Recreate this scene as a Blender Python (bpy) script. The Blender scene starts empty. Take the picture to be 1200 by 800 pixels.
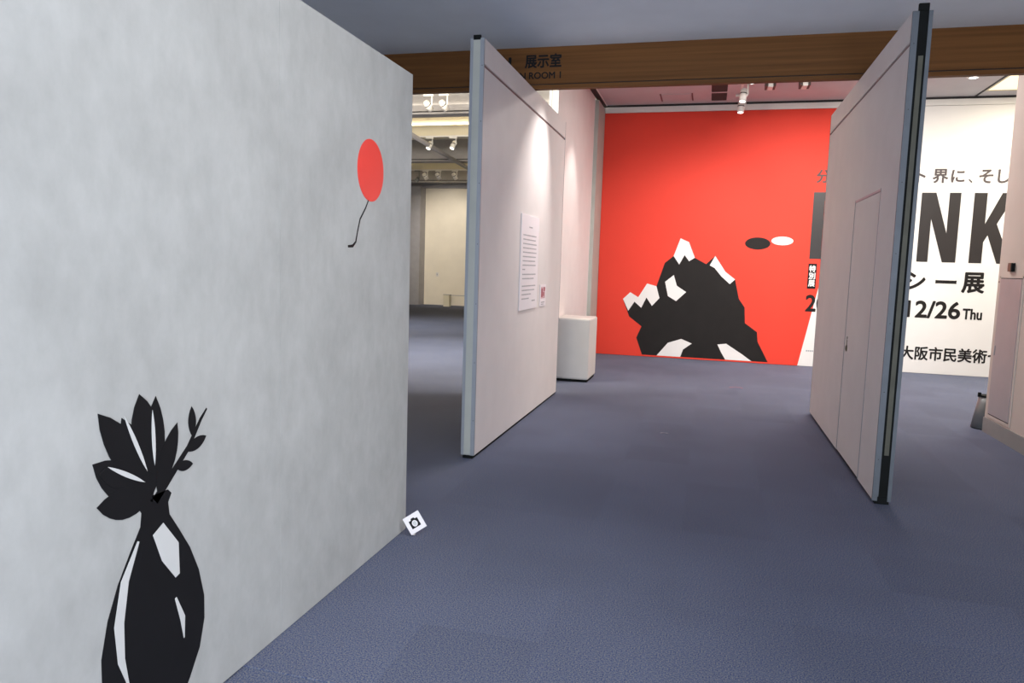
import bpy, bmesh, math, random
from mathutils import Vector, Matrix
random.seed(7)
sc = bpy.context.scene
C = sc.collection
PI = math.pi

# ---------------------------------------------------------------- camera
cam = bpy.data.cameras.new('camera'); camo = bpy.data.objects.new('camera', cam); C.objects.link(camo)
cam.lens = 25.65; cam.sensor_width = 36; cam.clip_start = .05; cam.clip_end = 200
R = Matrix(((0.9650924128, -0.0567244407, 0.2556931218),
            (0.2600782201, 0.0923100302, -0.9611650107),
            (0.0309185078, 0.9941132713, 0.1038405014)))
camo.matrix_world = Matrix.Translation((0, 0, 1.5)) @ R.to_4x4()
sc.camera = camo
sc.view_settings.view_transform = 'Standard'
sc.view_settings.look = 'None'
sc.view_settings.exposure = 0.0
sc.view_settings.gamma = 1.0
sc.view_settings.use_curve_mapping = False

# ---------------------------------------------------------------- world
w = bpy.data.worlds.new('world'); sc.world = w; w.use_nodes = True
w.node_tree.nodes['Background'].inputs[0].default_value = (.60, .68, .82, 1)
w.node_tree.nodes['Background'].inputs[1].default_value = 1.25

# ---------------------------------------------------------------- lights
def spot(name, loc, target, power, deg=60, blend=.6, col=(1, .96, .9), size=.04):
    l = bpy.data.lights.new(name, 'SPOT'); l.energy = power; l.spot_size = math.radians(deg); l.spot_blend = blend
    l.color = col; l.shadow_soft_size = size
    o = bpy.data.objects.new(name, l); C.objects.link(o); o.location = loc
    o.rotation_euler = (Vector(target) - Vector(loc)).to_track_quat('-Z', 'Y').to_euler()
    return o
def area(name, loc, rot, power, sx, sy, col=(1, 1, 1)):
    l = bpy.data.lights.new(name, 'AREA'); l.energy = power; l.shape = 'RECTANGLE'; l.size = sx; l.size_y = sy; l.color = col
    o = bpy.data.objects.new(name, l); C.objects.link(o); o.location = loc; o.rotation_euler = rot
    return o
WARM = (1, .93, .85)
# front room: wall washers on the grey display wall, ceiling panels behind the camera
spot('wall_washer_light', (1.3, 1.0, 3.42), (-1.57, 1.2, 1.5), 185, 100, 1, (1, .98, .96), .2)
spot('wall_washer_light', (1.3, 3.0, 3.42), (-1.57, 2.7, 1.3), 170, 85, 1, (1, .98, .96), .2)
area('ceiling_panel_light', (.6, -1.6, 3.44), (0, 0, 0), 130, 1.6, 1.6, (.86, .92, 1))
area('ceiling_fill_light', (.6, -4.4, .9), (math.radians(118), 0, 0), 380, 4.0, 1.4, (.86, .92, 1))  # added unseen fill behind the camera, brightens the front ceiling
# back room: spotlights aimed at the mural, the partition faces and the box
spot('mural_spot_light', (-.2, 8.6, 4.0), (-.6, 12.75, 1.3), 280, 58, .8, (1, .95, .9), .08)
spot('mural_spot_light', (1.2, 8.6, 4.0), (1.1, 12.75, 1.6), 340, 66, .8, (1, .95, .9), .08)
spot('mural_spot_light', (3.0, 8.9, 4.0), (3.2, 12.75, 1.7), 230, 90, .9, (1, .96, .92), .08)
spot('partition_spot_light', (-1.08, 7.5, 3.62), (-1.70, 6.86, 1.5), 210, 62, 1, (1, .95, .92), .03)
spot('partition_spot_light', (-1.1, 10.3, 4.0), (-1.93, 10.1, 1.6), 110, 55, .7, (1, .93, .88), .03)
area('coffer_panel_light', (5.1, 10.9, 4.24), (0, 0, 0), 170, 1.4, 1.4, (1, .93, .78))
area('room_ceiling_light', (1.4, 9.9, 4.2), (0, 0, 0), 170, 1.2, .6, (1, .94, .9))
# left hall
for yy, zz_, pw in ((13.35, 4.47, 16), (15.57, 4.53, 75), (20.97, 4.52, 130)):     # added unseen uplights above the beams, brightening the hall ceiling
    area('hall_ceiling_fill_light', (-6.2, yy, zz_), (PI, 0, 0), pw, 7, .2, (1, .88, .68))
area('hall_fill_light', (-4.6, 7.45, 3.7), (math.radians(88), 0, math.radians(12)), 560, 4, .5, (1, .90, .76))  # added unseen fill behind the header, lights the hall beams
spot('hall_spot_light', (-3.6, 10.6, 4.1), (-3.8, 11.2, 0), 330, 95, 1, (.95, .97, 1), .06)
spot('hall_spot_light', (-8.6, 20.8, 3.95), (-8.9, 24.7, 1.9), 1500, 70, .9, WARM, .06)
spot('hall_spot_light', (-5.0, 12.2, 3.95), (-5.0, 12.0, 0), 450, 85, .9, (1, 1, 1), .06)
spot('hall_spot_light', (-7.2, 15.2, 3.95), (-6.6, 16.5, 0), 500, 80, .9, (1, 1, 1), .06)

# ---------------------------------------------------------------- materials
def mat(name, col, rough=.6, metal=0, var=.06, scale=6, bump=0, bscale=80, spec=.5, stretch=None, emit=None):
    m = bpy.data.materials.new(name); m.use_nodes = True
    nt = m.node_tree; b = nt.nodes['Principled BSDF']; L = nt.links
    b.inputs['Roughness'].default_value = rough; b.inputs['Metallic'].default_value = metal
    b.inputs['Specular IOR Level'].default_value = spec
    tc = nt.nodes.new('ShaderNodeTexCoord'); mp = nt.nodes.new('ShaderNodeMapping')
    L.new(tc.outputs['Object'], mp.inputs[0])
    if stretch: mp.inputs['Scale'].default_value = stretch
    n = nt.nodes.new('ShaderNodeTexNoise'); n.inputs['Scale'].default_value = scale; n.inputs['Detail'].default_value = 6
    L.new(mp.outputs[0], n.inputs['Vector'])
    mr = nt.nodes.new('ShaderNodeMapRange'); mr.inputs[1].default_value = .3; mr.inputs[2].default_value = .7
    mr.inputs[3].default_value = 1 - var; mr.inputs[4].default_value = 1 + var
    L.new(n.outputs['Fac'], mr.inputs[0])
    mx = nt.nodes.new('ShaderNodeMix'); mx.data_type = 'RGBA'; mx.blend_type = 'MULTIPLY'; mx.inputs[0].default_value = 1
    mx.inputs[6].default_value = (*col, 1); L.new(mr.outputs[0], mx.inputs[7])
    L.new(mx.outputs[2], b.inputs['Base Color'])
    if bump:
        n2 = nt.nodes.new('ShaderNodeTexNoise'); n2.inputs['Scale'].default_value = bscale; L.new(mp.outputs[0], n2.inputs['Vector'])
        bp = nt.nodes.new('ShaderNodeBump'); bp.inputs['Strength'].default_value = bump; bp.inputs['Distance'].default_value = .003
        L.new(n2.outputs['Fac'], bp.inputs['Height']); L.new(bp.outputs[0], b.inputs['Normal'])
    if emit:
        b.inputs['Emission Color'].default_value = (*emit[0], 1); b.inputs['Emission Strength'].default_value = emit[1]
    m['mix'] = mx.name
    return m

M = {}
M['ceiling_front'] = mat('painted_grey_ceiling', (.68, .75, .84), .85, var=.03, scale=3)
M['ceiling_back'] = mat('painted_white_ceiling', (.55, .53, .54), .85, var=.03, scale=3)
M['cream'] = mat('cream_paint', (.80, .73, .60), .8, var=.04, scale=2, bump=.1)
M['beam_grey'] = mat('grey_painted_steel', (.33, .32, .33), .55, var=.05)
M['hall_cream'] = mat('pale_cream_ceiling', (.72, .66, .50), .8, var=.04, scale=2)
M['wall_white'] = mat('white_wall_paint', (.68, .62, .57), .7, var=.03, scale=3, bump=.15, bscale=300)
M['fabric_panel'] = mat('white_panel_cloth', (.74, .69, .67), .75, var=.025, scale=4, bump=.2, bscale=500)
M['column_paint'] = mat('warm_white_paint', (.62, .54, .48), .7, var=.03, scale=3, bump=.1, bscale=300)
M['access_metal'] = mat('pinkish_painted_metal', (.42, .37, .37), .45, var=.03)
M['baseboard'] = mat('grey_beige_vinyl', (.29, .285, .27), .5, var=.04)
M['alu'] = mat('brushed_aluminium', (.31, .33, .36), .45, .3, var=.08, scale=8, stretch=(20, 20, 1))
M['alu_darkened'] = mat('darkened_aluminium', (.11, .125, .145), .5, .1, var=.08, scale=8)  # aluminium darkened for the right panel edges, shade put into the colour
M['olive'] = mat('grey_green_strip', (.42, .43, .39), .6, var=.06, scale=5)
M['olive_dark'] = mat('olive_grey_strip', (.075, .073, .052), .6, var=.15, scale=8)
M['rubber'] = mat('black_rubber', (.008, .009, .009), .85, var=.2, spec=.15)
M['groove'] = mat('dusky_red_groove', (.22, .12, .12), .7, var=.1)
M['box_white'] = mat('white_laminate', (.66, .63, .59), .45, var=.02)
M['white_plastic'] = mat('white_plastic', (.78, .76, .72), .35, var=.02)
M['dark_gap'] = mat('dark_gap', (.02, .018, .018), .7)
M['black_print'] = mat('black_print', (.008, .008, .009), .6, var=.1, spec=.2)
M['mural_black'] = mat('black_mural_print', (.014, .012, .011), .6, var=.1, spec=.2)
M['letter_black'] = mat('charcoal_letter_print', (.025, .021, .02), .38, var=.05, spec=.5)
M['letter_grey'] = mat('grey_brown_letter_print', (.10, .085, .085), .7, var=.05, spec=.15)
M['red'] = mat('red_mural_print', (.76, .055, .032), .6, var=.02, scale=2, spec=.22)
M['mural_white'] = mat('white_mural_print', (.78, .76, .73), .4, var=.012, scale=3)
M['art_red'] = mat('red_decal', (.86, .06, .045), .5, var=.03)
M['decal_white'] = mat('pale_grey_decal', (.60, .61, .60), .6, var=.03)
M['paper'] = mat('white_paper', (.84, .80, .82), .6, var=.01)
M['ink_grey'] = mat('grey_ink', (.40, .40, .42), .6)
M['ink_red'] = mat('dark_red_ink', (.35, .06, .09), .6)
M['ink_and_bounce_pink'] = mat('pink_ink_and_bounce', (.62, .42, .45), .6)  # pink print; also the red bounce painted on the door reveal
M['bin_grey'] = mat('grey_matt_metal', (.19, .20, .20), .4, .3, var=.06)
M['brass'] = mat('olive_brown_metal', (.12, .10, .06), .4, .4)
M['vent_dark'] = mat('brown_black_grille', (.07, .05, .045), .6)
M['lens'] = mat('lit_lamp_lens', (1, 1, 1), .3, emit=((1, .93, .85), 5))
M['diffuser'] = mat('lit_yellow_diffuser', (.8, .75, .6), .5, emit=((1, .86, .58), .95))

# carpet: speckled loop pile, each tile slightly different in tone
def carpet():
    m = bpy.data.materials.new('blue_grey_carpet'); m.use_nodes = True; nt = m.node_tree; L = nt.links; b = nt.nodes['Principled BSDF']
    b.inputs['Roughness'].default_value = .95; b.inputs['Specular IOR Level'].default_value = .25
    g = nt.nodes.new('ShaderNodeNewGeometry')
    n = nt.nodes.new('ShaderNodeTexNoise'); n.inputs['Scale'].default_value = 170; n.inputs['Detail'].default_value = 2.5
    L.new(g.outputs['Position'], n.inputs['Vector'])
    r = nt.nodes.new('ShaderNodeValToRGB'); e = r.color_ramp.elements
    e[0].position = .34; e[0].color = (.035, .052, .125, 1); e[1].position = .66; e[1].color = (.215, .212, .205, 1)
    k = r.color_ramp.elements.new(.5); k.color = (.108, .126, .198, 1)
    L.new(n.outputs['Fac'], r.inputs[0])
    n3 = nt.nodes.new('ShaderNodeTexNoise'); n3.inputs['Scale'].default_value = 1.3; n3.inputs['Detail'].default_value = 5
    L.new(g.outputs['Position'], n3.inputs['Vector'])
    mr = nt.nodes.new('ShaderNodeMapRange'); mr.inputs[3].default_value = .84; mr.inputs[4].default_value = 1.16
    L.new(n3.outputs['Fac'], mr.inputs[0])
    oi = nt.nodes.new('ShaderNodeObjectInfo'); mr2 = nt.nodes.new('ShaderNodeMapRange')
    mr2.inputs[3].default_value = .95; mr2.inputs[4].default_value = 1.05; L.new(oi.outputs['Random'], mr2.inputs[0])
    mu = nt.nodes.new('ShaderNodeMath'); mu.operation = 'MULTIPLY'; L.new(mr.outputs[0], mu.inputs[0]); L.new(mr2.outputs[0], mu.inputs[1])
    mx = nt.nodes.new('ShaderNodeMix'); mx.data_type = 'RGBA'; mx.blend_type = 'MULTIPLY'; mx.inputs[0].default_value = 1
    L.new(r.outputs[0], mx.inputs[6]); L.new(mu.outputs[0], mx.inputs[7]); L.new(mx.outputs[2], b.inputs['Base Color'])
    bp = nt.nodes.new('ShaderNodeBump'); bp.inputs['Strength'].default_value = .5; bp.inputs['Distance'].default_value = .003
    L.new(n.outputs['Fac'], bp.inputs['Height']); L.new(bp.outputs[0], b.inputs['Normal'])
    return m
M['carpet'] = carpet()

# concrete-look wallpaper of the display wall
def concrete():
    m = bpy.data.materials.new('mottled_grey_wallpaper'); m.use_nodes = True; nt = m.node_tree; L = nt.links; b = nt.nodes['Principled BSDF']
    b.inputs['Roughness'].default_value = .75; b.inputs['Specular IOR Level'].default_value = .3
    g = nt.nodes.new('ShaderNodeNewGeometry')
    def noise(sc_, det, st):
        mp = nt.nodes.new('ShaderNodeMapping'); mp.inputs['Scale'].default_value = st; L.new(g.outputs['Position'], mp.inputs[0])
        n = nt.nodes.new('ShaderNodeTexNoise'); n.inputs['Scale'].default_value = sc_; n.inputs['Detail'].default_value = det
        n.inputs['Roughness'].default_value = .62; L.new(mp.outputs[0], n.inputs['Vector']); return n
    a = noise(2.6, 9, (1, 1, 1)); c = noise(9, 6, (1, 1.6, .9))
    ad = nt.nodes.new('ShaderNodeMix'); ad.data_type = 'FLOAT'; ad.inputs[0].default_value = .42
    L.new(a.outputs['Fac'], ad.inputs[2]); L.new(c.outputs['Fac'], ad.inputs[3])
    r = nt.nodes.new('ShaderNodeValToRGB'); e = r.color_ramp.elements
    e[0].position = .33; e[0].color = (.365, .372, .362, 1); e[1].position = .66; e[1].color = (.47, .482, .472, 1)
    L.new(ad.outputs[0], r.inputs[0]); L.new(r.outputs[0], b.inputs['Base Color'])
    bp = nt.nodes.new('ShaderNodeBump'); bp.inputs['Strength'].default_value = .1; bp.inputs['Distance'].default_value = .002
    L.new(c.outputs['Fac'], bp.inputs['Height']); L.new(bp.outputs[0], b.inputs['Normal'])
    return m
M['concrete'] = concrete()

# brown veneer beam: horizontal grain
def veneer():
    m = bpy.data.materials.new('brown_wood_veneer'); m.use_nodes = True; nt = m.node_tree; L = nt.links; b = nt.nodes['Principled BSDF']
    b.inputs['Roughness'].default_value = .6; b.inputs['Specular IOR Level'].default_value = .25
    g = nt.nodes.new('ShaderNodeNewGeometry'); mp = nt.nodes.new('ShaderNodeMapping'); mp.inputs['Scale'].default_value = (.7, 12, 34)
    L.new(g.outputs['Position'], mp.inputs[0])
    n = nt.nodes.new('ShaderNodeTexNoise'); n.inputs['Scale'].default_value = 1; n.inputs['Detail'].default_value = 8
    L.new(mp.outputs[0], n.inputs['Vector'])
    r = nt.nodes.new('ShaderNodeValToRGB'); e = r.color_ramp.elements
    e[0].position = .3; e[0].color = (.12, .047, .010, 1); e[1].position = .72; e[1].color = (.19, .078, .018, 1)
    L.new(n.outputs['Fac'], r.inputs[0]); L.new(r.outputs[0], b.inputs['Base Color'])
    return m
M['wood'] = veneer()

# ---------------------------------------------------------------- helpers
def link(name, me, m, parent=None):
    me.materials.clear(); me.materials.append(m if not isinstance(m, str) else M[m])
    o = bpy.data.objects.new(name, me); C.objects.link(o)
    if parent is not None: o.parent = parent
    return o
def box_bm(bm, x0, x1, y0, y1, z0, z1, bev=0):
    r = bmesh.ops.create_cube(bm, size=1)
    vs = r['verts']
    bmesh.ops.scale(bm, vec=(x1 - x0, y1 - y0, z1 - z0), verts=vs)
    bmesh.ops.translate(bm, vec=((x0 + x1) / 2, (y0 + y1) / 2, (z0 + z1) / 2), verts=vs)
    if bev:
        es = list({e for v in vs for e in v.link_edges})
        bmesh.ops.bevel(bm, geom=es, offset=bev, segments=2, affect='EDGES', profile=.5)
def cyl_bm(bm, p0, p1, r0, r1=None, seg=20, caps=True):
    p0, p1 = Vector(p0), Vector(p1); r1 = r0 if r1 is None else r1
    d = p1 - p0
    mtx = Matrix.Translation((p0 + p1) / 2) @ d.to_track_quat('Z', 'Y').to_matrix().to_4x4()
    bmesh.ops.create_cone(bm, cap_ends=caps, segments=seg, radius1=r0, radius2=r1, depth=d.length, matrix=mtx)
def fin(name, bm, m, parent=None, smooth=False):
    me = bpy.data.meshes.new(name); bmesh.ops.recalc_face_normals(bm, faces=bm.faces); bm.to_mesh(me); bm.free()
    if smooth:
        for p in me.polygons: p.use_smooth = len(p.vertices) == 4
    return link(name, me, m, parent)
def boxes(name, lst, m, parent=None, bev=0):
    bm = bmesh.new()
    for b in lst: box_bm(bm, *b, bev=bev)
    return fin(name, bm, m, parent)
def struct(o): o['kind'] = 'structure'; return o
def tag(o, label, cat, group=None):
    o['label'] = label; o['category'] = cat
    if group: o['group'] = group
    return o
def thing(name, label, cat, loc=(0, 0, 0), group=None):
    o = bpy.data.objects.new(name, None); o.empty_display_size = .1; C.objects.link(o); o.location = loc
    return tag(o, label, cat, group)
def reloc(o, loc):
    """give a child whose mesh was written in world metres the offset of its parent"""
    for v in o.data.vertices: v.co -= Vector(loc)
def P(parent, name, lst, m, bev=0, label=None):
    """boxes in world metres, as a part of `parent`"""
    o = boxes(name, lst, m, parent, bev); reloc(o, parent.location)
    if label: o['label'] = label
    return o
def flat(name, splines, plane, at, m, parent, thick=.0012, off=(0, 0)):
    """flat printed shape: closed outlines (a,b) filled even-odd; plane 'x' -> (y,z) at x=at facing +x; 'y' -> (x,z) at y=at facing -y"""
    cu = bpy.data.curves.new(name, 'CURVE'); cu.dimensions = '2D'; cu.fill_mode = 'BOTH'; cu.extrude = thick / 2
    for s in splines:
        sp = cu.splines.new('POLY'); sp.points.add(len(s) - 1)
        for i, (a, b) in enumerate(s): sp.points[i].co = (a, b, 0, 1)
        sp.use_cyclic_u = True
    me = mesh_of(cu)
    stand(me, plane, at)
    o = link(name, me, m, parent); reloc(o, parent.location)
    return o
def mesh_of(cu):
    t = bpy.data.objects.new('temporary_outline', cu); C.objects.link(t)
    bpy.context.view_layer.update()
    me = bpy.data.meshes.new_from_object(t.evaluated_get(bpy.context.evaluated_depsgraph_get()))
    bpy.data.objects.remove(t); bpy.data.curves.remove(cu)
    return me
def stand(me, plane, at):
    for v in me.vertices:
        a, b, c = v.co
        v.co = (at + c, a, b) if plane == 'x' else (a, at - c, b)
def text(name, s, a0, a1, b0, b1, plane, at, m, parent, bold=0.0, thick=.0012, shear=0):
    cu = bpy.data.curves.new(name, 'FONT'); cu.body = s; cu.size = 1; cu.extrude = thick / 2; cu.shear = shear
    cu.resolution_u = 4
    me = mesh_of(cu)
    xs = [v.co.x for v in me.vertices]; ys = [v.co.y for v in me.vertices]
    x0, x1, y0, y1 = min(xs), max(xs), min(ys), max(ys)
    for v in me.vertices:
        v.co.x = a0 + (v.co.x - x0) / (x1 - x0) * (a1 - a0); v.co.y = b0 + (v.co.y - y0) / (y1 - y0) * (b1 - b0)
    if bold:
        k = bold * .55 * (b1 - b0) ; n0 = len(me.vertices); co = [v.co.copy() for v in me.vertices]; fc = [tuple(p.vertices) for p in me.polygons]
        vs, fs = [], []
        for q in range(8):
            dx, dy = k * math.cos(q * PI / 4), k * math.sin(q * PI / 4); b_ = len(vs)
            vs += [(c.x + dx, c.y + dy, c.z + q * .00006) for c in co]; fs += [tuple(i + b_ for i in f) for f in fc]
        me = bpy.data.meshes.new(name); me.from_pydata(vs, [], fs)
    stand(me, plane, at)
    o = link(name, me, m, parent); reloc(o, parent.location)
    return o
def ell(cx, cz, rx, rz, n=40, a0=0, a1=2 * PI):
    return [(cx + rx * math.cos(a0 + (a1 - a0) * i / n), cz + rz * math.sin(a0 + (a1 - a0) * i / n)) for i in range(n)]
def stroke(pts, w):
    """outline of a line with width (list or number)"""
    l, r = [], []
    for i, (a, b) in enumerate(pts):
        p = pts[max(i - 1, 0)]; q = pts[min(i + 1, len(pts) - 1)]
        dx, dy = q[0] - p[0], q[1] - p[1]; k = math.hypot(dx, dy) or 1
        ww = (w[i] if isinstance(w, (list, tuple)) else w) / 2
        l.append((a - dy / k * ww, b + dx / k * ww)); r.append((a + dy / k * ww, b - dx / k * ww))
    return l + r[::-1]
def leaf(a, b, ang, ln, wd):
    ts = [i / 8 for i in range(9)]
    up = [(t * ln, math.sin(PI * t) ** .8 * wd) for t in ts]; dn = [(t * ln, -math.sin(PI * t) ** .8 * wd) for t in ts[1:-1]][::-1]
    return [(a + x * math.cos(ang) - y * math.sin(ang), b + x * math.sin(ang) + y * math.cos(ang)) for x, y in up + dn]

# ================================================================ SETTING
flo = struct(boxes('floor', [(-15, 8, -5, 26, -.15, -.006)], 'carpet'))
tm = None
for i in range(13):
    for j in range(21):
        if tm is None:
            bm = bmesh.new(); box_bm(bm, -.2499, .2499, -.2499, .2499, -.0058, 0)
            o = fin('carpet_tile', bm, 'carpet', flo); tm = o.data
        else:
            o = bpy.data.objects.new('carpet_tile', tm); C.objects.link(o); o.parent = flo
        o.location = (-1.82 + i * .5, 2.475 + j * .5, 0)
struct(boxes('ceiling', [(-15, 3.2, -5, 7.0, 3.54, 3.7)], 'ceiling_front'))
# back room ceiling with the lit coffer opening at x 3.75.., y 11..12.45
cb = struct(boxes('ceiling', [(-1.86, 3.72, 7.2, 12.9, 4.25, 4.4), (3.74, 7, 12.45, 12.9, 4.25, 4.4), (5.4, 7, 7.2, 12.45, 4.25, 4.4), (3.74, 5.4, 7.2, 10.2, 4.25, 4.4)], 'ceiling_back'))
boxes('ceiling_joint', [(3.705, 3.735, 10.2, 12.9, 4.243, 4.262)], 'dark_gap', cb)
boxes('ceiling_gap', [(-1.93, -1.845, 7.3, 12.78, 4.225, 4.32), (-1.85, 7, 12.73, 12.78, 4.218, 4.256)], 'dark_gap', cb)
boxes('ceiling_edge_strip', [(-1.845, -1.83, 8.5, 12.7, 4.235, 4.255)], 'white_plastic', cb)
# left hall ceiling
ch = struct(boxes('ceiling', [(-15, -1.95, 7.2, 26, 4.95, 5.1)], 'hall_cream'))
for nm, y, z0, z1, d, m in (('ceiling_beam', 13.2, 4.28, 4.43, .3, 'beam_grey'), ('ceiling_beam', 15.4, 4.26, 4.5, .35, 'hall_cream'),
                            ('ceiling_beam', 18.1, 4.12, 4.31, .35, 'beam_grey'), ('ceiling_beam', 20.8, 4.28, 4.48, .35, 'hall_cream'),
                            ('ceiling_beam', 22.8, 4.14, 4.36, .35, 'beam_grey')):
    boxes(nm, [(-15, -2.1, y, y + d, z0, z1), (-15, -2.1, y + d * .35, y + d * .65, z1, 4.95)], m, ch)
    if m == 'beam_grey': boxes('beam_slot', [(-15, -2.1, y - .012, y, z0 + .035, z0 + .055)], 'dark_gap', ch)
# diagonal conduits
bm = bmesh.new(); cyl_bm(bm, (-5.95, 13.4, 4.08), (-6.6, 20.7, 4.06), .05, seg=12)
co = fin('ceiling_conduit', bm, 'beam_grey', ch, True)

# opening header between the two rooms: brown veneer beam
bx = struct(boxes('trim_1', [(-15, 2.73, 6.9, 6.955, 3.205, 3.54)], 'wood'))
boxes('trim_lip', [(-15, 2.73, 6.89, 6.962, 3.158, 3.195)], 'wood', bx, .004)
boxes('trim_shadow_gap', [(-15, 2.73, 6.91, 6.95, 3.194, 3.206)], 'dark_gap', bx)
boxes('lintel_wall', [(-15, 3.0, 6.96, 7.2, 3.54, 5.1)], 'ceiling_back', bx)
bxp = bx
text('room_sign_lettering', '展示室', -1.79, -1.445, 3.355, 3.475, 'y', 6.8985, 'black_print', bxp, .06)
text('room_sign_lettering', '第1', -2.18, -1.93, 3.36, 3.475, 'y', 6.8985, 'black_print', bxp, .06)
text('room_sign_lettering', 'EXHIBITION ROOM 1', -2.24, -1.445, 3.253, 3.312, 'y', 6.8985, 'black_print', bxp, .06)

# right hand wall end (column) with access panel
wr = struct(boxes('wall_right', [(2.73, 3.03, -4.0, 8.15, 0, 3.54), (2.73, 3.03, 7.25, 8.15, 3.54, 4.25)], 'column_paint'))
struct(boxes('baseboard_right', [(2.718, 2.73, -4.0, 8.15, 0, .145)], 'baseboard'))
# access cupboard door in the wall
boxes('access_door_frame', [(2.722, 2.73, 7.52, 7.545, .19, 1.545), (2.722, 2.73, 8.06, 8.085, .19, 1.545), (2.722, 2.73, 7.52, 8.085, 1.525, 1.55), (2.722, 2.73, 7.52, 8.085, .165, .19)], 'column_paint', wr)
boxes('access_door_gap', [(2.726, 2.7305, 7.545, 8.06, .19, 1.525)], 'dark_gap', wr)
ad = boxes('access_door', [(2.718, 2.729, 7.552, 8.053, .20, 1.517)], 'access_metal', wr, .002)
bm = bmesh.new(); box_bm(bm, 2.712, 2.719, 8.012, 8.032, .78, .87, .002); fin('access_door_handle', bm, 'beam_grey', ad)
bm = bmesh.new()
for k, r in enumerate((.035, .05)):
    for s in range(24):
        a0, a1 = 2 * PI * s / 24, 2 * PI * (s + .7) / 24
        for (r0, r1) in ((r, r + .004),):
            v = [bm.verts.new((2.7172, 7.86 + rr * math.cos(a), 1.42 + rr * 1.3 * math.sin(a))) for rr, a in ((r0, a0), (r1, a0), (r1, a1), (r0, a1))]
            bm.faces.new(v)
fin('access_door_emblem', bm, 'ink_grey', ad)
bm = bmesh.new(); cyl_bm(bm, (2.722, 8.1, 1.485), (2.73, 8.1, 1.485), .008, seg=12); fin('wall_screw_hole', bm, 'dark_gap', wr)

# back wall, left hall shell
struct(boxes('wall_back', [(-1.93, 7, 12.80, 13.0, 0, 4.4)], 'ceiling_back'))
struct(boxes('wall_hall', [(-15, -1.95, 24.7, 24.9, 0, 4.95)], 'cream'))
struct(boxes('wall_hall_right', [(-2.04, -1.94, 13.0, 24.7, 0, 4.95)], 'cream'))
struct(boxes('wall_hall_left', [(-15.1, -15, -5, 25, 0, 4.95)], 'cream'))
struct(boxes('wall_far_right', [(7, 7.1, 7.0, 13, 0, 4.4)], 'ceiling_back'))
struct(boxes('wall_front_right', [(3.03, 7, 6.9, 7.2, 0, 4.4)], 'ceiling_back'))
struct(boxes('trim_2', [(-11.2, -9.92, 24.2, 24.7, 0, 4.14), (-15, -2.1, 24.5, 24.7, 4.12, 4.35)], 'beam_grey'))
struct(boxes('trim_3', [(-1.97, -1.87, 12.02, 12.72, 0, 4.19)], 'olive'))
struct(boxes('trim_4', [(-1.86, 7, 12.735, 12.80, 4.125, 4.218)], 'white_plastic'))

# fixed partition on the left of the back room
wl = struct(boxes('wall_left', [(-2.04, -1.93, 9.15, 12.02, 0.012, 4.95)], 'fabric_panel'))
boxes('edge_strip', [(-2.045, -2.015, 9.135, 9.15, .012, 4.23), (-1.955, -1.925, 9.135, 9.15, .012, 4.23)], 'alu', wl)
boxes('edge_core', [(-2.015, -1.955, 9.14, 9.15, .012, 4.23)], 'olive', wl)

# ================================================================ DISPLAY WALL (grey mottled)
dw = thing('display_wall', 'freestanding light grey mottled display wall with a printed black plant and red oval', 'display wall', (-1.66, 1.8, 0))
seams = [-1.18, .035, 1.25, 2.462, 3.71]
for a, b in zip(seams[:-1], seams[1:]):
    boxes_ = [(-1.585 - .012, -1.575, a + .0006, b - .0006, 0.003, 2.487)]
    P(dw, 'wall_panel', boxes_, 'concrete', .0008)
P(dw, 'wall_core', [(-1.74, -1.5975, -1.18, 3.705, 0.003, 2.484)], 'box_white')
XW = -1.5742
# stand-in print: black vase with leafy plant
vase = []
prof = [(.055, .78), (.07, .765), (.055, .74), (.06, .70), (.10, .64), (.15, .56), (.19, .47), (.215, .37), (.215, .29), (.19, .2), (.14, .12), (.1, .07), (.1, .05)]
vase = [(1.79 + r, z) for r, z in prof] + [(1.79 - r * (1.0), z) for r, z in prof[::-1]]
flat('printed_plant_vase', [vase], 'x', XW, 'black_print', dw)
for k, (a, b, an, ln, wd) in enumerate(((1.78, .76, 1.95, .30, .05), (1.78, .77, 2.5, .27, .055), (1.78, .78, 1.5, .30, .045), (1.77, .77, 2.95, .2, .045), (1.78, .8, 2.2, .33, .05), (1.8, .78, 1.15, .22, .035), (1.78, .85, 1.75, .25, .055), (1.74, .86, 2.9, .16, .04))):
    flat('printed_leaf', [leaf(a, b, an, ln, wd)], 'x', XW + .0002 * k, 'black_print', dw)
flat('printed_stem', [stroke([(1.79, .76), (1.86, .82), (1.94, .89), (2.0, .97), (2.03, 1.0)], [.03, .024, .018, .012, .006])], 'x', XW, 'black_print', dw)
for a, b, an, ln, wd in ((1.93, .88, .3, .1, .02), (1.96, .92, 1.6, .1, .018), (1.88, .84, -.1, .08, .017)):
    flat('printed_leaf', [leaf(a, b, an, ln, wd)], 'x', XW + .0005, 'black_print', dw)
flat('printed_highlight', [stroke([(1.72, .66), (1.665, .56), (1.64, .44), (1.645, .33), (1.67, .24)], [.008, .03, .036, .026, .006]),
                           stroke([(1.80, .67), (1.85, .58), (1.88, .49)], [.05, .08, .02]), stroke([(1.87, .42), (1.9, .34), (1.905, .27)], [.008, .022, .004])], 'x', XW + .001, 'decal_white', dw)
for a, b, an, ln in ((1.76, .86, 2.0, .2), (1.75, .83, 2.6, .16), (1.79, .87, 1.6, .17)):
    flat('printed_leaf_vein', [leaf(a, b, an, ln, .007)], 'x', XW + .0025, 'decal_white', dw)
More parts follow.
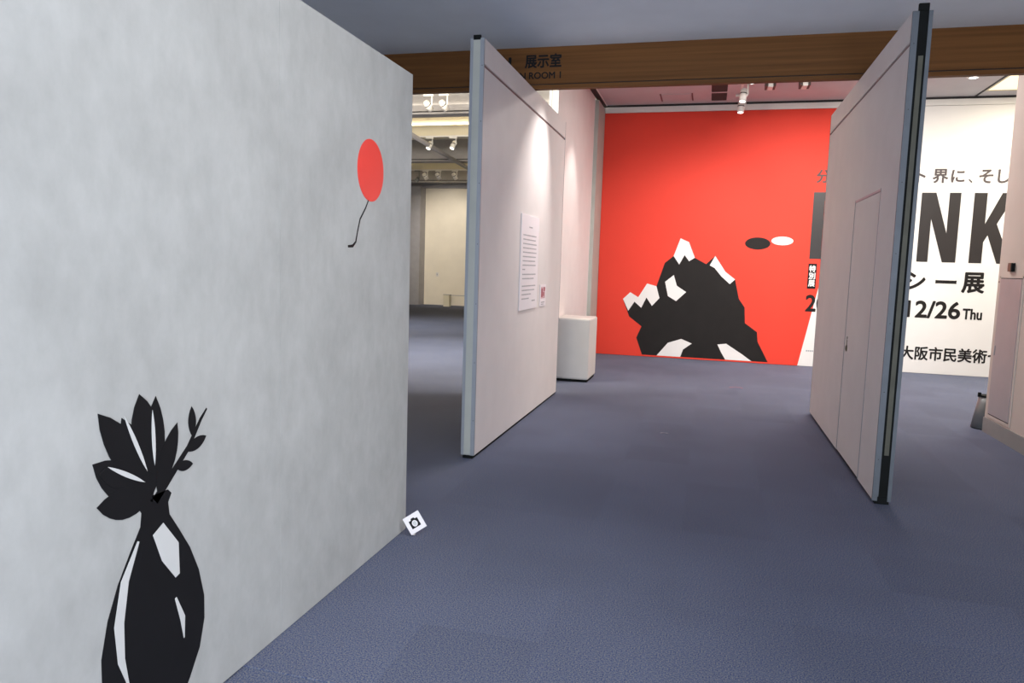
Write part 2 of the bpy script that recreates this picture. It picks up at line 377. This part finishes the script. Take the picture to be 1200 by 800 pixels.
# stand-in print: plain red oval on a thin dark line
rd = flat('printed_red_oval', [ell(3.222, 1.925, .138, .145, 48)], 'x', XW, 'art_red', dw); rd['label'] = 'plain red printed oval'
ln_ = [(3.20, 1.785), (3.17, 1.745), (3.115, 1.69), (3.09, 1.63), (3.075, 1.585), (3.045, 1.565), (3.0, 1.562)]
flat('printed_line', [stroke(ln_, [.006, .008, .009, .008, .010, .014, .010])], 'x', XW, 'black_print', dw)

# ================================================================ CAMERA CARD on the floor
cc = thing('photo_sign', 'small white square card with a camera symbol standing at the foot of the grey wall', 'sign', (-1.488, 3.63, 0))
rot = Matrix.Rotation(math.radians(10), 4, 'Z') @ Matrix.Rotation(math.radians(-10), 4, 'X')
def card(o, dz=.072):
    o.matrix_local = Matrix.Translation((0, 0, .075)) @ rot @ Matrix.Rotation(math.radians(-34), 4, 'Y')
bm = bmesh.new(); box_bm(bm, -.05, .05, -.002, .002, -.05, .05, .0015); o = fin('card', bm, 'paper', cc); card(o); cd = o
body = [(-.027, -.026), (.027, -.026), (.027, .02), (.013, .02), (.009, .029), (-.009, .029), (-.013, .02), (-.027, .02)]
def sym(name, splines, off, m, par):
    cu = bpy.data.curves.new(name, 'CURVE'); cu.dimensions = '2D'; cu.fill_mode = 'BOTH'; cu.extrude = .0003
    for s in splines:
        sp = cu.splines.new('POLY'); sp.points.add(len(s) - 1)
        for i, (a, b) in enumerate(s): sp.points[i].co = (a, b, 0, 1)
        sp.use_cyclic_u = True
    me = mesh_of(cu); stand(me, 'y', off); return link(name, me, m, par)
sym('camera_symbol', [body, ell(0, -.003, .016, .018, 28)], -.0027, 'black_print', cd)
sym('camera_symbol_lens', [ell(0, -.003, .011, .013, 24)], -.0027, 'decal_white', cd)
bm = bmesh.new(); cyl_bm(bm, (-.012, .004, .006), (-.045, .05, .006), .005, seg=10); box_bm(bm, -.02, .0, -.0, .02, .003, .02, .001); fin('card_foot', bm, 'white_plastic', cc)

# ================================================================ PIVOTING PARTITION PANELS
def partition(label, xl, xr, y0, y1, face, door=None, dark=False):
    """xl..xr thickness, y0..y1 length; face = +1 if the photographed face looks to +x"""
    t = thing('partition_panel', label, 'partition', ((xl + xr) / 2, (y0 + y1) / 2, 0))
    H = 3.145; zg = 2.952
    yi0, yi1 = y0 + .014, y1 - .014
    P(t, 'panel_core', [(xl + .012, xr - .012, yi0, yi1, .03, H - .004)], 'groove')
    for side in (-1, 1):
        a, b = (xl, xl + .012) if side < 0 else (xr - .012, xr)
        if door and side == face:
            d0, d1, dz = door
            P(t, 'face_board', [(a, b, yi0, d0 - .006, .025, dz + .0)], 'fabric_panel')
            P(t, 'face_board', [(a, b, d1 + .004, yi1, .025, dz)], 'fabric_panel')
            P(t, 'face_board', [(a, b, yi0, yi1, dz, zg - .012)], 'fabric_panel')
        else:
            P(t, 'face_board', [(a, b, yi0, yi1, .025, zg - .012)], 'fabric_panel')
        P(t, 'header_board', [(a, b, yi0, yi1, zg + .012, H)], 'fabric_panel')
    for ye, s in ((y0, 1), (y1, -1)):
        ya, yb = sorted((ye, ye + s * .014))
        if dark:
            P(t, 'edge_profile', [(xl - .001, xl + .036, ya, yb, .02, H)], 'alu_darkened')
            P(t, 'edge_profile', [(xr - .022, xr + .001, ya, yb, .02, H)], 'alu_darkened')
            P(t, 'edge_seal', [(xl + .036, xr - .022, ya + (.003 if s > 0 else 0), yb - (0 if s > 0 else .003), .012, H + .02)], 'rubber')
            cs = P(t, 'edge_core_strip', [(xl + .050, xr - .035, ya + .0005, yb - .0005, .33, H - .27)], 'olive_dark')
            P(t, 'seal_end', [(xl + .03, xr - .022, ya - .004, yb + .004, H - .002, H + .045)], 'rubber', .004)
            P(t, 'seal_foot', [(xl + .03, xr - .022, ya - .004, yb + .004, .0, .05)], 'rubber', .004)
        else:
            P(t, 'edge_profile', [(xl - .001, xl + .022, ya, yb, .025, H)], 'alu')
            P(t, 'edge_profile', [(xr - .03, xr + .001, ya, yb, .025, H)], 'alu')
            P(t, 'edge_core_strip', [(xl + .022, xr - .03, ya + .002, yb, .025, H - .01) if s > 0 else (xl + .022, xr - .03, ya, yb - .002, .025, H - .01)], 'olive')
            P(t, 'seal_end', [(xl + .022, xr - .028, ya - .002, yb + .002, H - .012, H + .022)], 'rubber')
    P(t, 'bottom_seal', [(xl + .015, xr - .01, y0 + .002, y1 - .004, 0.0, .028)], 'rubber')
    for k, z in enumerate([.3, .75, 1.2, 1.65, 2.1, 2.55, 2.95]):
        bm = bmesh.new(); cyl_bm(bm, (xr - .012 if not dark else xl + .018, y0 - .0015, z), (xr - .012 if not dark else xl + .018, y0 + .001, z), .003, seg=8)
        o = fin('profile_screw', bm, 'dark_gap', t); reloc(o, t.location)
    return t
# the left and right panels lean a degree or so off the room's axis
LP = partition('tall white pivoting partition left of the gap, with a text poster and grey green edge', -1.786, -1.681, 5.27, 8.42, 1)
XP = -1.681
po = thing('text_poster', 'white sheet of small grey text on the left partition, with a narrow shadow below', 'poster', (XP + .006, 6.86, 1.53))
P(po, 'poster_sheet', [(XP + .001, XP + .009, 6.50, 7.21, 1.083, 1.975)], 'paper', .001)
rows = []
yz = 1.87; rows.append((6.80, 6.93, yz - .012, yz))
zz = 1.79
for k, (ln, gap) in enumerate(((.52, .040), (.50, .040), (.54, .040), (.53, .040), (.54, .040), (.52, .040), (.50, .040), (.52, .040), (.10, .046), (.53, .040), (.46, .070), (.54, .040), (.50, .040), (.36, .040), (.28, .040))):
    y = 6.58
    while y < 6.58 + ln:
        wd = random.uniform(.015, .055); rows.append((y, min(y + wd, 6.58 + ln), zz - .011, zz)); y += wd + .006
    zz -= gap
rows.append((6.98, 7.12, 1.155, 1.168))
bm = bmesh.new()
for a, b, c, d in rows: box_bm(bm, XP + .0088, XP + .0096, a, b, c, d)
o = fin('printed_text_lines', bm, 'ink_grey', po); reloc(o, po.location); o['kind'] = 'stuff'
ps = thing('small_notice', 'small white notice with dark red pictures beside the text poster', 'notice', (XP + .005, 7.5, 1.17))
P(ps, 'notice_sheet', [(XP + .001, XP + .006, 7.36, 7.64, 1.083, 1.31)], 'paper')
P(ps, 'notice_print', [(XP + .0058, XP + .0066, 7.40, 7.60, 1.165, 1.285)], 'ink_and_bounce_pink')
P(ps, 'notice_print', [(XP + .0064, XP + .0072, 7.42, 7.48, 1.18, 1.27), (XP + .0064, XP + .0072, 7.50, 7.55, 1.19, 1.23), (XP + .0064, XP + .0072, 7.53, 7.59, 1.24, 1.28)], 'ink_red')
P(ps, 'notice_print', [(XP + .0058, XP + .0066, 7.42, 7.58, 1.12, 1.13), (XP + .0058, XP + .0066, 7.42, 7.55, 1.10, 1.108)], 'ink_grey')

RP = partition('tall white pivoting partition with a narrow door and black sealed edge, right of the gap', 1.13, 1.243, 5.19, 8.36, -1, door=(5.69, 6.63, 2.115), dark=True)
dl = P(RP, 'door_leaf', [(1.1325, 1.141, 5.716, 6.618, .03, 2.095)], 'fabric_panel')
P(RP, 'door_reveal', [(1.1305, 1.1425, 5.69, 6.63, 2.098, 2.118)], 'ink_and_bounce_pink')  # red bounce light painted into the reveal as pink
P(RP, 'door_edge_trim', [(1.1285, 1.1425, 5.684, 5.704, .025, 2.118)], 'alu'); P(RP, 'door_edge_trim', [(1.1295, 1.1425, 6.626, 6.634, .025, 2.118)], 'beam_grey')
bm = bmesh.new(); cyl_bm(bm, (1.1270, 6.52, .905), (1.1315, 6.52, .905), .028, seg=20); cyl_bm(bm, (1.123, 6.52, .905), (1.127, 6.52, .905), .018, seg=16)
cyl_bm(bm, (1.129, 6.52, .99), (1.1315, 6.52, .99), .012, seg=14); box_bm(bm, 1.129, 1.1315, 6.512, 6.528, .93, .975)
o = fin('door_handle', bm, 'brass', dl); reloc(o, RP.location)

# ================================================================ WHITE BOX
wb = thing('white_box', 'white rounded box plinth against the pale wall by the left partition', 'box', (-1.69, 9.72, 0))
P(wb, 'box_body', [(-1.922, -1.46, 9.40, 10.05, .03, .835)], 'box_white', .022)
P(wb, 'box_plinth', [(-1.91, -1.475, 9.42, 10.03, 0, .031)], 'rubber')

# ================================================================ WALL MURAL
YM = 12.735
mu = thing('wall_mural', 'wide red and white exhibition mural with black lettering on the far wall', 'mural', (2, 12.75, 0))
P(mu, 'mural_board', [(-1.868, 6.99, YM, 12.795, 0.004, 4.12)], 'mural_white')
red = [(-1.868, .004), (1.483, .004), (1.483 + .183 * 4.116, 4.12), (-1.868, 4.12)]
o = flat('red_field', [red], 'y', YM - .0008, 'red', mu, .0016); o['label'] = 'red printed field of the mural'
YG = YM - .0025
rock = [(-1.05, .03), (-1.16, .32), (-1.08, .52), (-1.30, .68), (-1.42, .98), (-1.30, 1.10), (-1.16, 1.02), (-1.02, 1.26), (-.86, 1.22), (-.74, 1.62), (-.60, 1.74),
        (-.50, 2.04), (-.36, 1.98), (-.25, 1.72), (-.06, 1.62), (.08, 1.76), (.26, 1.5), (.42, 1.38), (.50, 1.06), (.60, .92), (.62, .66), (.82, .52), (.84, .36), (1.02, .03)]
o = flat('printed_rock', [rock], 'y', YG, 'mural_black', mu); o['label'] = 'plain black printed rock shape'
for pl in ([(-.60, 1.74), (-.50, 2.04), (-.36, 1.98), (-.25, 1.72), (-.34, 1.66), (-.42, 1.76), (-.50, 1.60)],
           [(-1.42, .98), (-1.30, 1.10), (-1.16, 1.02), (-1.02, 1.26), (-.86, 1.22), (-.80, 1.02), (-.92, .88), (-1.02, 1.02), (-1.10, .84), (-1.22, .94), (-1.32, .78)],
           [(-.72, 1.30), (-.58, 1.42), (-.52, 1.24), (-.36, 1.14), (-.52, .98), (-.66, 1.06)],
           [(-.80, .03), (-.62, .26), (-.40, .34), (-.22, .27), (-.36, .16), (-.40, .03)],
           [(.20, .28), (.34, .30), (.60, .14), (.76, .03), (.34, .03), (.26, .16)],
           [(.08, 1.76), (.26, 1.5), (.42, 1.38), (.34, 1.30), (.20, 1.42), (.08, 1.56), (.0, 1.6)]):
    o = flat('printed_rock_highlight', [pl], 'y', YG - .0015, 'mural_white', mu)
flat('printed_white_pebble', [ell(1.12, 2.03, .17, .07, 20)], 'y', YG, 'mural_white', mu)
flat('printed_black_pebble', [ell(.74, 1.98, .2, .1, 20)], 'y', YG, 'mural_black', mu)
# big condensed letters, 1.06 m tall
ZB, ZT = 1.752, 2.815; Hh = ZT - ZB; S = .17
def rnd(x0, x1, z0, z1, r, left=False, n=6):
    """rectangle with rounded right (and optionally left) corners"""
    p = []
    cs = [(x1 - r, z0 + r, -PI / 2), (x1 - r, z1 - r, 0)]
    if left: cs += [(x0 + r, z1 - r, PI / 2), (x0 + r, z0 + r, PI)]
    for cx, cz, a in cs:
        p += [(cx + r * math.cos(a + PI / 2 * i / n), cz + r * math.sin(a + PI / 2 * i / n)) for i in range(n + 1)]
    if not left: p += [(x0, z1), (x0, z0)]
    return p
def Lx(x, pts): return [(x + a, ZB + b * Hh) for a, b in pts]
mid = ZB + Hh * .52
bL = 1.548
LET = [
    [[(bL, ZB), (bL + .34, ZB)] + [(bL + .34 + .2 * math.sin(a), ZB + .2 - .2 * math.cos(a)) for a in [PI / 12 * i for i in range(1, 7)]] + [(bL + .54, mid - .13), (bL + .50, mid - .04), (bL + .45, mid), (bL + .50, mid + .05), (bL + .53, mid + .13), (bL + .53, ZT - .2)] + [(bL + .33 + .2 * math.cos(a), ZT - .2 + .2 * math.sin(a)) for a in [PI / 12 * i for i in range(1, 7)]] + [(bL, ZT)],
     rnd(bL + S, bL + .37, ZB + .14, mid - .07, .07), rnd(bL + S, bL + .36, mid + .07, ZT - .14, .07)],
    [Lx(2.24, [(0, 0), (.18, 0), (.21, .2), (.43, .2), (.46, 0), (.64, 0), (.45, 1), (.19, 1)]), Lx(2.24, [(.235, .34), (.405, .34), (.32, .82)])],
    [Lx(3.112, [(0, 0), (.158, 0), (.158, .62), (.36, 0), (.545, 0), (.545, 1), (.387, 1), (.387, .42), (.20, 1), (0, 1)])],
    [Lx(3.838, [(0, 0), (.175, 0), (.175, .3), (.225, .4), (.38, 0), (.575, 0), (.335, .56), (.555, 1), (.375, 1), (.175, .56), (.175, 1), (0, 1)])],
    [Lx(5.20, [(0, 1), (.19, 1), (.29, .62), (.39, 1), (.58, 1), (.38, .4), (.38, 0), (.2, 0), (.2, .4)])],
]
for g in LET: flat('large_letter', g, 'y', YG, 'letter_black', mu)
sp_ = [(5.0, 2.52), (5.0, 2.66), (4.93, 2.73), (4.79, 2.73), (4.70, 2.66), (4.70, 2.5), (4.76, 2.40), (4.95, 2.22), (5.01, 2.1), (5.01, 1.92), (4.94, 1.838), (4.79, 1.838), (4.70, 1.92), (4.70, 2.06)]
flat('large_letter', [stroke(sp_, .165)], 'y', YG, 'letter_black', mu)
text('mural_lettering', '分', 1.575, 1.765, 2.965, 3.165, 'y', YG, 'letter_grey', mu, .055)
text('mural_lettering', 'ト', 3.03, 3.135, 2.975, 3.17, 'y', YG, 'letter_grey', mu, .055)
text('mural_lettering', '界', 3.245, 3.45, 2.965, 3.17, 'y', YG, 'letter_grey', mu, .055)
text('mural_lettering', 'に', 3.50, 3.675, 2.975, 3.155, 'y', YG, 'letter_grey', mu, .055)
text('mural_lettering', '、', 3.735, 3.79, 2.965, 3.02, 'y', YG, 'letter_grey', mu, .055)
text('mural_lettering', 'そ', 3.88, 4.06, 2.965, 3.16, 'y', YG, 'letter_grey', mu, .055)
text('mural_lettering', 'し', 4.13, 4.28, 2.965, 3.16, 'y', YG, 'letter_grey', mu, .055)
P(mu, 'lettering_plate', [(1.545, 1.672, YM - .0035, YM - .0012, 1.27, 1.675)], 'black_print')
for k, ch_ in enumerate('特別展'):
    text('plate_lettering', ch_, 1.562, 1.656, 1.545 - k * .118, 1.645 - k * .118, 'y', YM - .0045, 'mural_white', mu, .06)
for ch_, a, b in (('バ', 1.80, 2.08), ('ン', 2.20, 2.46), ('ク', 2.60, 2.84), ('シ', 2.98, 3.26)):
    text('mural_lettering', ch_, a, b, 1.315, 1.58, 'y', YG, 'mural_black', mu, .065)
text('mural_lettering', 'ー', 3.41, 3.70, 1.425, 1.475, 'y', YG, 'mural_black', mu, .065)
text('mural_lettering', '展', 3.785, 4.08, 1.30, 1.60, 'y', YG, 'mural_black', mu, .065)
text('mural_lettering', '20', 1.548, 1.86, .905, 1.165, 'y', YG, 'mural_black', mu, .065)
text('mural_lettering', '12/26', 3.045, 3.785, .885, 1.14, 'y', YG, 'mural_black', mu, .065)
text('mural_lettering', 'Thu', 3.83, 4.09, .885, 1.045, 'y', YG, 'mural_black', mu, .065)
text('mural_lettering', '大阪市民美術セ', 3.0, 4.40, .215, .425, 'y', YG, 'mural_black', mu, .045)
P(mu, 'small_print_line', [(1.60 + .03 * i, 1.622 + .03 * i, YM - .003, YM - .001, .245, .27) for i in range(6)], 'ink_grey')

# ================================================================ SPOTLIGHTS
def spotlight(label, loc, tgt, group=None, drop=.22, m='white_plastic', r=.045, ln=.15, lit=True, cat='spotlight'):
    """loc = point on the ceiling/track; head hangs `drop` below and points at tgt"""
    t = thing('spotlight', label, cat, loc, group)
    L0 = Vector(loc); hd = Vector((0, 0, -drop)); d = (Vector(tgt) - (L0 + hd)).normalized()
    bm = bmesh.new(); box_bm(bm, -.09, .09, -.02, .02, -.035, 0, .003); fin('track_adapter', bm, m, t)
    bm = bmesh.new(); cyl_bm(bm, (.06, 0, -.03), (.06, 0, -drop + .01), .014, seg=12); cyl_bm(bm, (.06, 0, -drop + .01), (0, 0, -drop), .016, seg=12); fin('arm', bm, m, t, True)
    bm = bmesh.new(); a = hd - d * ln * .5; b = hd + d * ln * .5
    cyl_bm(bm, a - d * .02, a, r * .75, r, 20); cyl_bm(bm, a, b, r, r, 20); h = fin('lamp_head', bm, m, t, True)
    bm = bmesh.new(); cyl_bm(bm, b - d * .001, b + d * .001, r * .82, r * .82, 20); fin('lens', bm, 'lens' if lit else 'olive', h)
    bm = bmesh.new(); cyl_bm(bm, a + d * .045 , a + d * .06, r * 1.02, r * 1.02, 20); fin('cooling_ring', bm, 'dark_gap', h)
    return t
# back room
G2 = 'white spotlights under the back room ceiling'
spotlight('upper white spotlight hanging in front of the red mural', (.33, 11.4, 4.25), (.1, 11.0, 2.0), drop=.20, r=.05, ln=.17, group=None)
spotlight('lower white spotlight hanging close to the top of the red mural', (.33, 12.2, 4.25), (.25, 12.0, 2.0), drop=.20, r=.05, ln=.15)
spotlight('glowing white spotlight just under the wooden beam, over the red mural', (.40, 10.4, 4.25), (.38, 9.0, 2.9), drop=.20, r=.055, ln=.14)
tr = thing('lighting_track', 'white lighting track on the back room ceiling carrying the spotlights', 'lighting track', (.37, 11, 4.25))
P(tr, 'track_rail', [(.30, .335, 9.2, 12.6, 4.235, 4.25)], 'white_plastic')
for k, (x, y, lb) in enumerate(((.69, 11.3, 'small bronze and white ceiling fixture nearer the pair of spotlights'), (1.15, 11.3, 'small bronze and white ceiling fixture nearer the right partition'))):
    t = thing('ceiling_fixture', lb, 'ceiling fixture', (x, y, 4.25))
    P(t, 'fixture_frame', [(x - .07, x - .04, y - .1, y + .14, 4.13, 4.25), (x + .04, x + .07, y - .1, y + .14, 4.13, 4.25)], 'vent_dark', .004)
    P(t, 'fixture_lamp', [(x - .035, x + .035, y - .1, y + .12, 4.12, 4.22)], 'white_plastic', .01)
# ceiling vent and hatch
vt = thing('ceiling_vent', 'dark two part slatted vent in the ceiling above the red mural', 'vent', (-.01, 12.1, 4.25))
P(vt, 'vent_frame', [(-.15, -.125, 11.2, 12.55, 4.238, 4.25), (.11, .135, 11.2, 12.55, 4.238, 4.25), (-.125, .11, 12.52, 12.55, 4.238, 4.25), (-.125, .11, 11.2, 11.23, 4.238, 4.25), (-.125, .11, 11.93, 11.99, 4.236, 4.25)], 'ceiling_back')
P(vt, 'vent_backing', [(-.125, .11, 11.23, 12.52, 4.247, 4.252)], 'dark_gap')
for j in range(22):
    y = 11.26 + j * .058
    if 11.9 < y < 12.0: continue
    P(vt, 'vent_slat', [(-.12, .105, y, y + .022, 4.236, 4.247)], 'vent_dark')
hc = thing('ceiling_hatch', 'flush square access hatch in the ceiling left of the vent', 'hatch', (-.66, 12.3, 4.25))
P(hc, 'hatch_cover', [(-.89, -.43, 12.03, 12.47, 4.240, 4.25)], 'ceiling_back', .002)
P(hc, 'hatch_edge', [(-.915, -.893, 12.0, 12.5, 4.243, 4.251)], 'groove'); P(hc, 'hatch_edge', [(-.427, -.405, 12.0, 12.5, 4.243, 4.251)], 'groove')
# lit coffer on the right
cf = thing('coffer_light', 'warm yellow lit ceiling panel beyond the right partition', 'ceiling light', (4.6, 11.6, 4.3))
P(cf, 'diffuser', [(3.78, 5.38, 10.25, 12.42, 4.262, 4.28)], 'diffuser')
P(cf, 'light_frame', [(3.745, 3.78, 10.21, 12.445, 4.255, 4.35), (5.36, 5.395, 10.21, 12.445, 4.255, 4.35), (3.78, 5.36, 12.41, 12.445, 4.255, 4.35), (3.78, 5.36, 10.21, 10.245, 4.255, 4.35)], 'hall_cream')
dlt = thing('downlight', 'small round white downlight in the ceiling right of the black edged partition', 'downlight', (3.33, 11.55, 4.25))
bm = bmesh.new(); cyl_bm(bm, (0, 0, -.012), (0, 0, 0), .07, .08, 24); fin('downlight_ring', bm, 'white_plastic', dlt)
bm = bmesh.new(); cyl_bm(bm, (0, 0, -.014), (0, 0, -.0125), .05, .05, 24); fin('downlight_lens', bm, 'lens', dlt)
# left hall
for lb, x, y in (('white spotlight nearest the grey wall under the nearest hall beam', -4.80, 12.0), ('white spotlight nearest the left partition under the nearest hall beam', -4.52, 12.0)):
    spotlight(lb, (x, y, 4.36), (x + .4, y + 1.0, 3.3), drop=.2, r=.055, ln=.16)
for lb, x in (('white hall spotlight nearest the grey wall on the middle lighting track', -6.10), ('white hall spotlight nearest the left partition on the middle lighting track', -5.55)):
    spotlight(lb, (x, 15.36, 4.24), (x - .2, 15.0, 3.3), drop=.18, r=.055, ln=.16)
for lb, x in (('white hall spotlight nearest the grey wall on the farthest lighting track', -8.36), ('middle one of the three white spotlights on the farthest hall track', -7.95), ('white hall spotlight nearest the left partition on the farthest lighting track', -7.43)):
    spotlight(lb, (x, 20.76, 4.235), (x + .35, 21.4, 3.2), drop=.18, r=.06, ln=.18)
spotlight('dark spotlight beside the far hall spotlights, next to the grey wall', (-8.62, 20.76, 4.235), (-8.8, 20.2, 3.2), drop=.27, m='bin_grey', r=.06, ln=.16, lit=False)
for y0_, z_, x0_, x1_, lb in ((12.0, 4.36, -6.2, -3.0, 'white lighting track across the nearest bay of the left hall'), (15.36, 4.24, -7.6, -4.2, 'white lighting track across the middle of the left hall'), (20.76, 4.235, -10.5, -6.0, 'white lighting track farthest back in the left hall')):
    t = thing('lighting_track', lb, 'lighting track', ((x0_ + x1_) / 2, y0_, z_)); P(t, 'track_rail', [(x0_, x1_, y0_ - .02, y0_ + .02, z_, z_ + .03)], 'white_plastic')
    for xh in (x0_ + .3, x1_ - .32): P(t, 'track_hanger', [(xh, xh + .02, y0_ - .01, y0_ + .01, z_ + .03, 4.95)], 'white_plastic')

# ================================================================ SMALL THINGS
# low white post with a rail at the far hall wall
st = thing('barrier_post', 'low white post with a thin rail at the foot of the far cream wall', 'barrier', (-8.76, 24.0, 0))
P(st, 'post', [(-8.88, -8.66, 23.9, 24.1, 0, .415)], 'hall_cream', .01)
P(st, 'rail', [(-8.66, -7.4, 23.985, 24.015, .385, .405)], 'beam_grey')
P(st, 'end_leg', [(-7.42, -7.38, 23.97, 24.03, 0, .405)], 'hall_cream')
P(st, 'post_cap', [(-8.89, -8.65, 23.89, 24.11, .405, .42)], 'beam_grey')
so = thing('wall_socket', 'small pale wall socket on the far cream wall', 'socket', (-9.42, 24.69, .9)); P(so, 'socket_plate', [(-9.47, -9.37, 24.682, 24.70, 1.02, 1.16)], 'box_white', .003)
P(so, 'socket_hole', [(-9.435, -9.405, 24.680, 24.6825, 1.06, 1.12)], 'beam_grey')
# tapered grey stand behind the column edge
bn = thing('waste_bin', 'grey tapered bin with a black clip half hidden behind the right wall end', 'bin', (2.80, 8.30, 0))
bm = bmesh.new(); cyl_bm(bm, (0, 0, .01), (0, 0, .33), .135, .085, 28, True); fin('bin_body', bm, 'bin_grey', bn, True)
bm = bmesh.new(); cyl_bm(bm, (0, 0, 0), (0, 0, .012), .13, .13, 28); fin('bin_base', bm, 'rubber', bn)
bm = bmesh.new(); cyl_bm(bm, (0, 0, .325), (0, 0, .34), .09, .09, 28); fin('bin_rim', bm, 'rubber', bn)
bm = bmesh.new(); box_bm(bm, -.098, -.07, -.01, .01, .32, .365, .003); fin('clip', bm, 'rubber', bn)
# wall sensor above the access door
ws = thing('wall_sensor', 'small brown and pink box on the right wall above the access door', 'sensor', (2.715, 7.84, 1.63))
P(ws, 'sensor_body', [(2.70, 2.729, 7.79, 7.86, 1.585, 1.665)], 'brass', .003)
P(ws, 'sensor_side', [(2.702, 2.729, 7.765, 7.79, 1.585, 1.665)], 'rubber', .002)
P(ws, 'sensor_window', [(2.712, 2.729, 7.86, 7.90, 1.60, 1.655)], 'ink_and_bounce_pink', .002)
P(ws, 'sensor_lamp', [(2.708, 2.729, 7.862, 7.885, 1.60, 1.622)], 'ink_red', .002)
# floor outlet covers
def outlet(lb, x, y, r, m):
    t = thing('floor_outlet', lb, 'floor outlet', (x, y, 0))
    bm = bmesh.new(); cyl_bm(bm, (0, 0, 0), (0, 0, .003), r, r * .96, 28); fin('outlet_lid', bm, 'carpet', t)
    bm = bmesh.new()
    for s in range(20):
        a0, a1 = PI * s / 20, PI * (s + 1) / 20
        v = [bm.verts.new((rr * math.cos(a), rr * math.sin(a), .0034)) for rr, a in ((r * .8, a0), (r, a0), (r, a1), (r * .8, a1))]; bm.faces.new(v)
    fin('outlet_rim', bm, m, t)
outlet('round floor outlet with a reddish rim in front of the red mural', .42, 9.83, .085, 'ink_red')
outlet('tiny pale floor outlet on the carpet between the two partitions', -.32, 6.75, .035, 'ink_grey')
